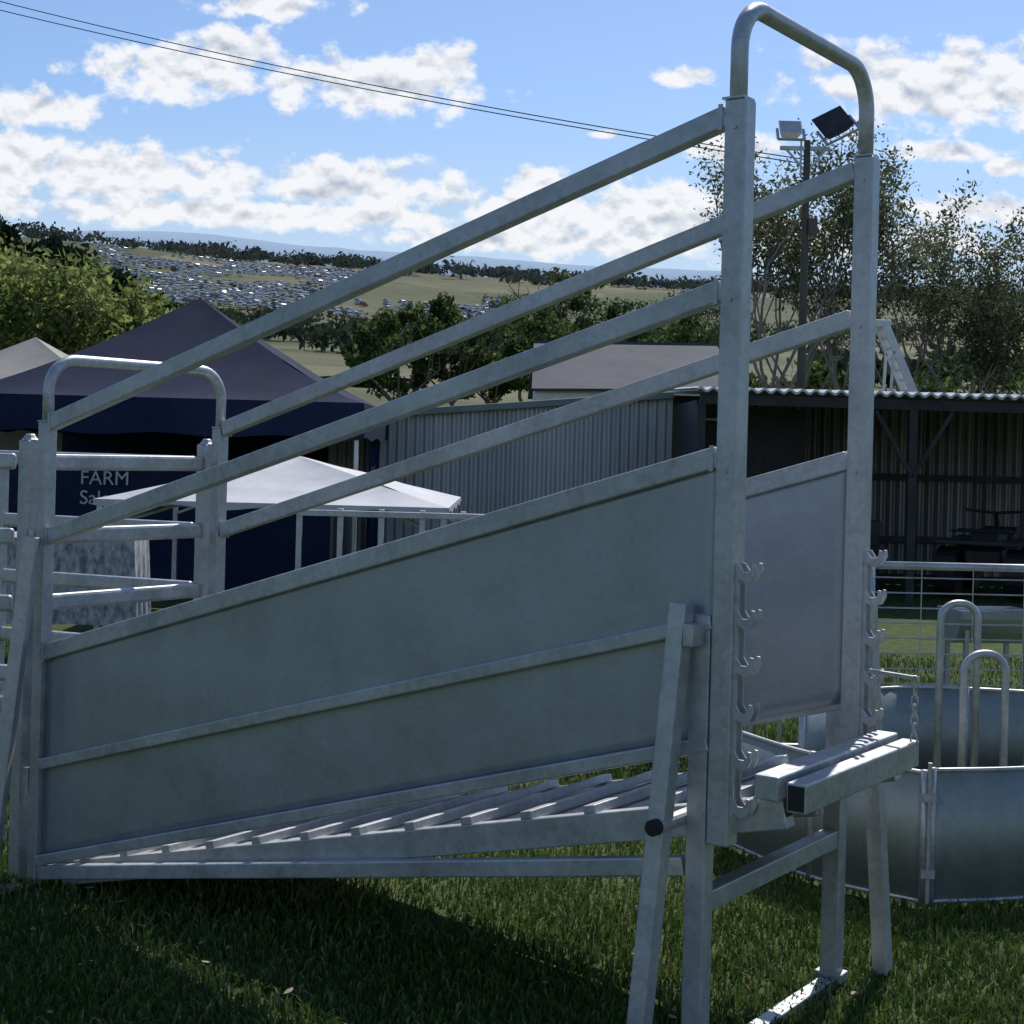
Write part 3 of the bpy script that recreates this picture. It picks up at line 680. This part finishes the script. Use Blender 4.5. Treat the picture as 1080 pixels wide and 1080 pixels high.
# ------------------------------------------------------------------ sky / light
AZ=R(20); EL=R(50)
sv=Vector((math.sin(AZ)*math.cos(EL),math.cos(AZ)*math.cos(EL),math.sin(EL)))
sl=bpy.data.lights.new('sun','SUN'); sl.energy=4.5; sl.angle=R(.5); sl.color=(1,.95,.88)
so=bpy.data.objects.new('sun',sl); so.rotation_euler=sv.to_track_quat('Z','Y').to_euler(); scene.collection.objects.link(so)
w=bpy.data.worlds.new('World'); scene.world=w; w.use_nodes=True; nt=w.node_tree; N=nt.nodes; Lk=nt.links
try:
    w.cycles.sampling_method='MANUAL'; w.cycles.sample_map_resolution=256
except Exception as ex: print(ex)
bg=N['Background']; S=.12; bg.inputs['Strength'].default_value=S
sky=N.new('ShaderNodeTexSky'); sky.sky_type='NISHITA'; sky.sun_disc=False; sky.sun_elevation=EL; sky.sun_rotation=AZ; sky.air_density=1.0; sky.dust_density=.4; sky.ozone_density=2.0
tc=N.new('ShaderNodeTexCoord'); sp=N.new('ShaderNodeSeparateXYZ'); Lk.new(tc.outputs['Generated'],sp.inputs[0])
def mth(op,a,b_=None,c=None,clamp=False):
    n=N.new('ShaderNodeMath'); n.operation=op; n.use_clamp=clamp
    for i,q in enumerate((a,b_,c)):
        if q is None: continue
        if isinstance(q,(int,float)): n.inputs[i].default_value=q
        else: Lk.new(q,n.inputs[i])
    return n.outputs[0]
yy=mth('MAXIMUM',mth('ABSOLUTE',sp.outputs['Y']),.08)
u=mth('DIVIDE',sp.outputs['X'],yy); v=mth('DIVIDE',sp.outputs['Z'],yy)
uv=N.new('ShaderNodeCombineXYZ'); Lk.new(u,uv.inputs[0]); Lk.new(v,uv.inputs[1])
def cnoise(dv,scale,detail,rough=.6):
    mp=N.new('ShaderNodeVectorMath'); mp.operation='MULTIPLY_ADD'; Lk.new(uv.outputs[0],mp.inputs[0]); mp.inputs[1].default_value=(1,1.35,1); mp.inputs[2].default_value=(0,dv*1.35,0)
    n=N.new('ShaderNodeTexNoise'); n.inputs['Scale'].default_value=scale; n.inputs['Detail'].default_value=detail; n.inputs['Roughness'].default_value=rough
    Lk.new(mp.outputs[0],n.inputs['Vector']); return n.outputs['Fac']
n0=cnoise(0,34,6,.58); nu=cnoise(.006,34,4,.52); nb_=cnoise(0,34,4,.52)
CL=[(-.225,.246,.062,.022),(-.190,.256,.033,.019),(-.098,.238,.078,.021),(-.060,.249,.034,.018),(-.315,.217,.045,.014),(-.274,.176,.115,.021),(-.324,.192,.037,.012),
(-.117,.172,.086,.019),(.033,.157,.116,.021),(.0955,.160,.060,.024),(.008,.180,.024,.010),(.111,.250,.028,.008),(.272,.246,.094,.029),(.318,.256,.048,.025),
(.282,.2045,.040,.008),(.323,.195,.018,.007),(-.173,.289,.050,.009),(-.185,.152,.2,.010),(.31,.166,.06,.010),(.137,.204,.035,.012),(.046,.140,.13,.013),(.2,.146,.13,.013),(.055,.21,.012,.004),
(-.8,.25,.2,.05),(.75,.28,.22,.06),(-.5,.17,.12,.025),(.5,.17,.12,.02)]
f=None; 
for cu_,cv,ru,rv in CL:
    q=N.new('ShaderNodeVectorMath'); q.operation='MULTIPLY_ADD'; Lk.new(uv.outputs[0],q.inputs[0]); q.inputs[1].default_value=(1/ru,1/rv,0); q.inputs[2].default_value=(-cu_/ru,-cv/rv,0)
    l=N.new('ShaderNodeVectorMath'); l.operation='LENGTH'; Lk.new(q.outputs[0],l.inputs[0])
    f=l.outputs['Value'] if f is None else mth('MINIMUM',f,l.outputs['Value'])
f=mth('SUBTRACT',1.0,mth('MINIMUM',f,2.0))
dens=mth('MULTIPLY_ADD',mth('SUBTRACT',n0,.5),4.4,mth('MULTIPLY',f,1.5))
mask=N.new('ShaderNodeMapRange'); mask.interpolation_type='SMOOTHSTEP'; mask.inputs['From Min'].default_value=-.2; mask.inputs['From Max'].default_value=.65; Lk.new(dens,mask.inputs['Value'])
lit=mth('ADD',mth('MULTIPLY',mth('SUBTRACT',nb_,nu),4.2),.86); thick=mth('MULTIPLY',mth('SUBTRACT',dens,.9),-.14)
lit=mth('ADD',lit,thick,clamp=True)
cr=N.new('ShaderNodeMixRGB'); Lk.new(lit,cr.inputs[0]); cr.inputs[1].default_value=(.44/S,.50/S,.60/S,1); cr.inputs[2].default_value=(.93/S,.94/S,.97/S,1)
tint=N.new('ShaderNodeMixRGB'); tint.blend_type='MULTIPLY'; tint.inputs[0].default_value=1; tint.inputs[2].default_value=(.82,.90,1.03,1); Lk.new(sky.outputs[0],tint.inputs[1])
hz=N.new('ShaderNodeMapRange'); hz.interpolation_type='SMOOTHSTEP'; hz.inputs['From Min'].default_value=.24; hz.inputs['From Max'].default_value=.12; hz.inputs['To Max'].default_value=.6; Lk.new(v,hz.inputs['Value'])
hm=N.new('ShaderNodeMixRGB'); Lk.new(hz.outputs[0],hm.inputs[0]); Lk.new(tint.outputs[0],hm.inputs[1]); hm.inputs[2].default_value=(.52/S,.64/S,.79/S,1)
mk=N.new('ShaderNodeMixRGB'); Lk.new(mth('MULTIPLY',mask.outputs[0],.96),mk.inputs[0]); Lk.new(hm.outputs[0],mk.inputs[1]); Lk.new(cr.outputs[0],mk.inputs[2])
Lk.new(mk.outputs[0],bg.inputs['Color'])

# ------------------------------------------------------------------ camera
cd=bpy.data.cameras.new('camera'); cam=bpy.data.objects.new('camera',cd); scene.collection.objects.link(cam)
cd.sensor_width=36; cd.lens=36*1600/1080; cd.shift_y=-65/1080; cd.clip_start=.05; cd.clip_end=20000
cam.matrix_world=Matrix.Translation((0,0,1.64))@Matrix.Rotation(R(90),4,'X')@Matrix.Rotation(R(1.5),4,'Z')
scene.camera=cam
scene.view_settings.view_transform='Standard'; scene.view_settings.look='None'; scene.view_settings.exposure=0
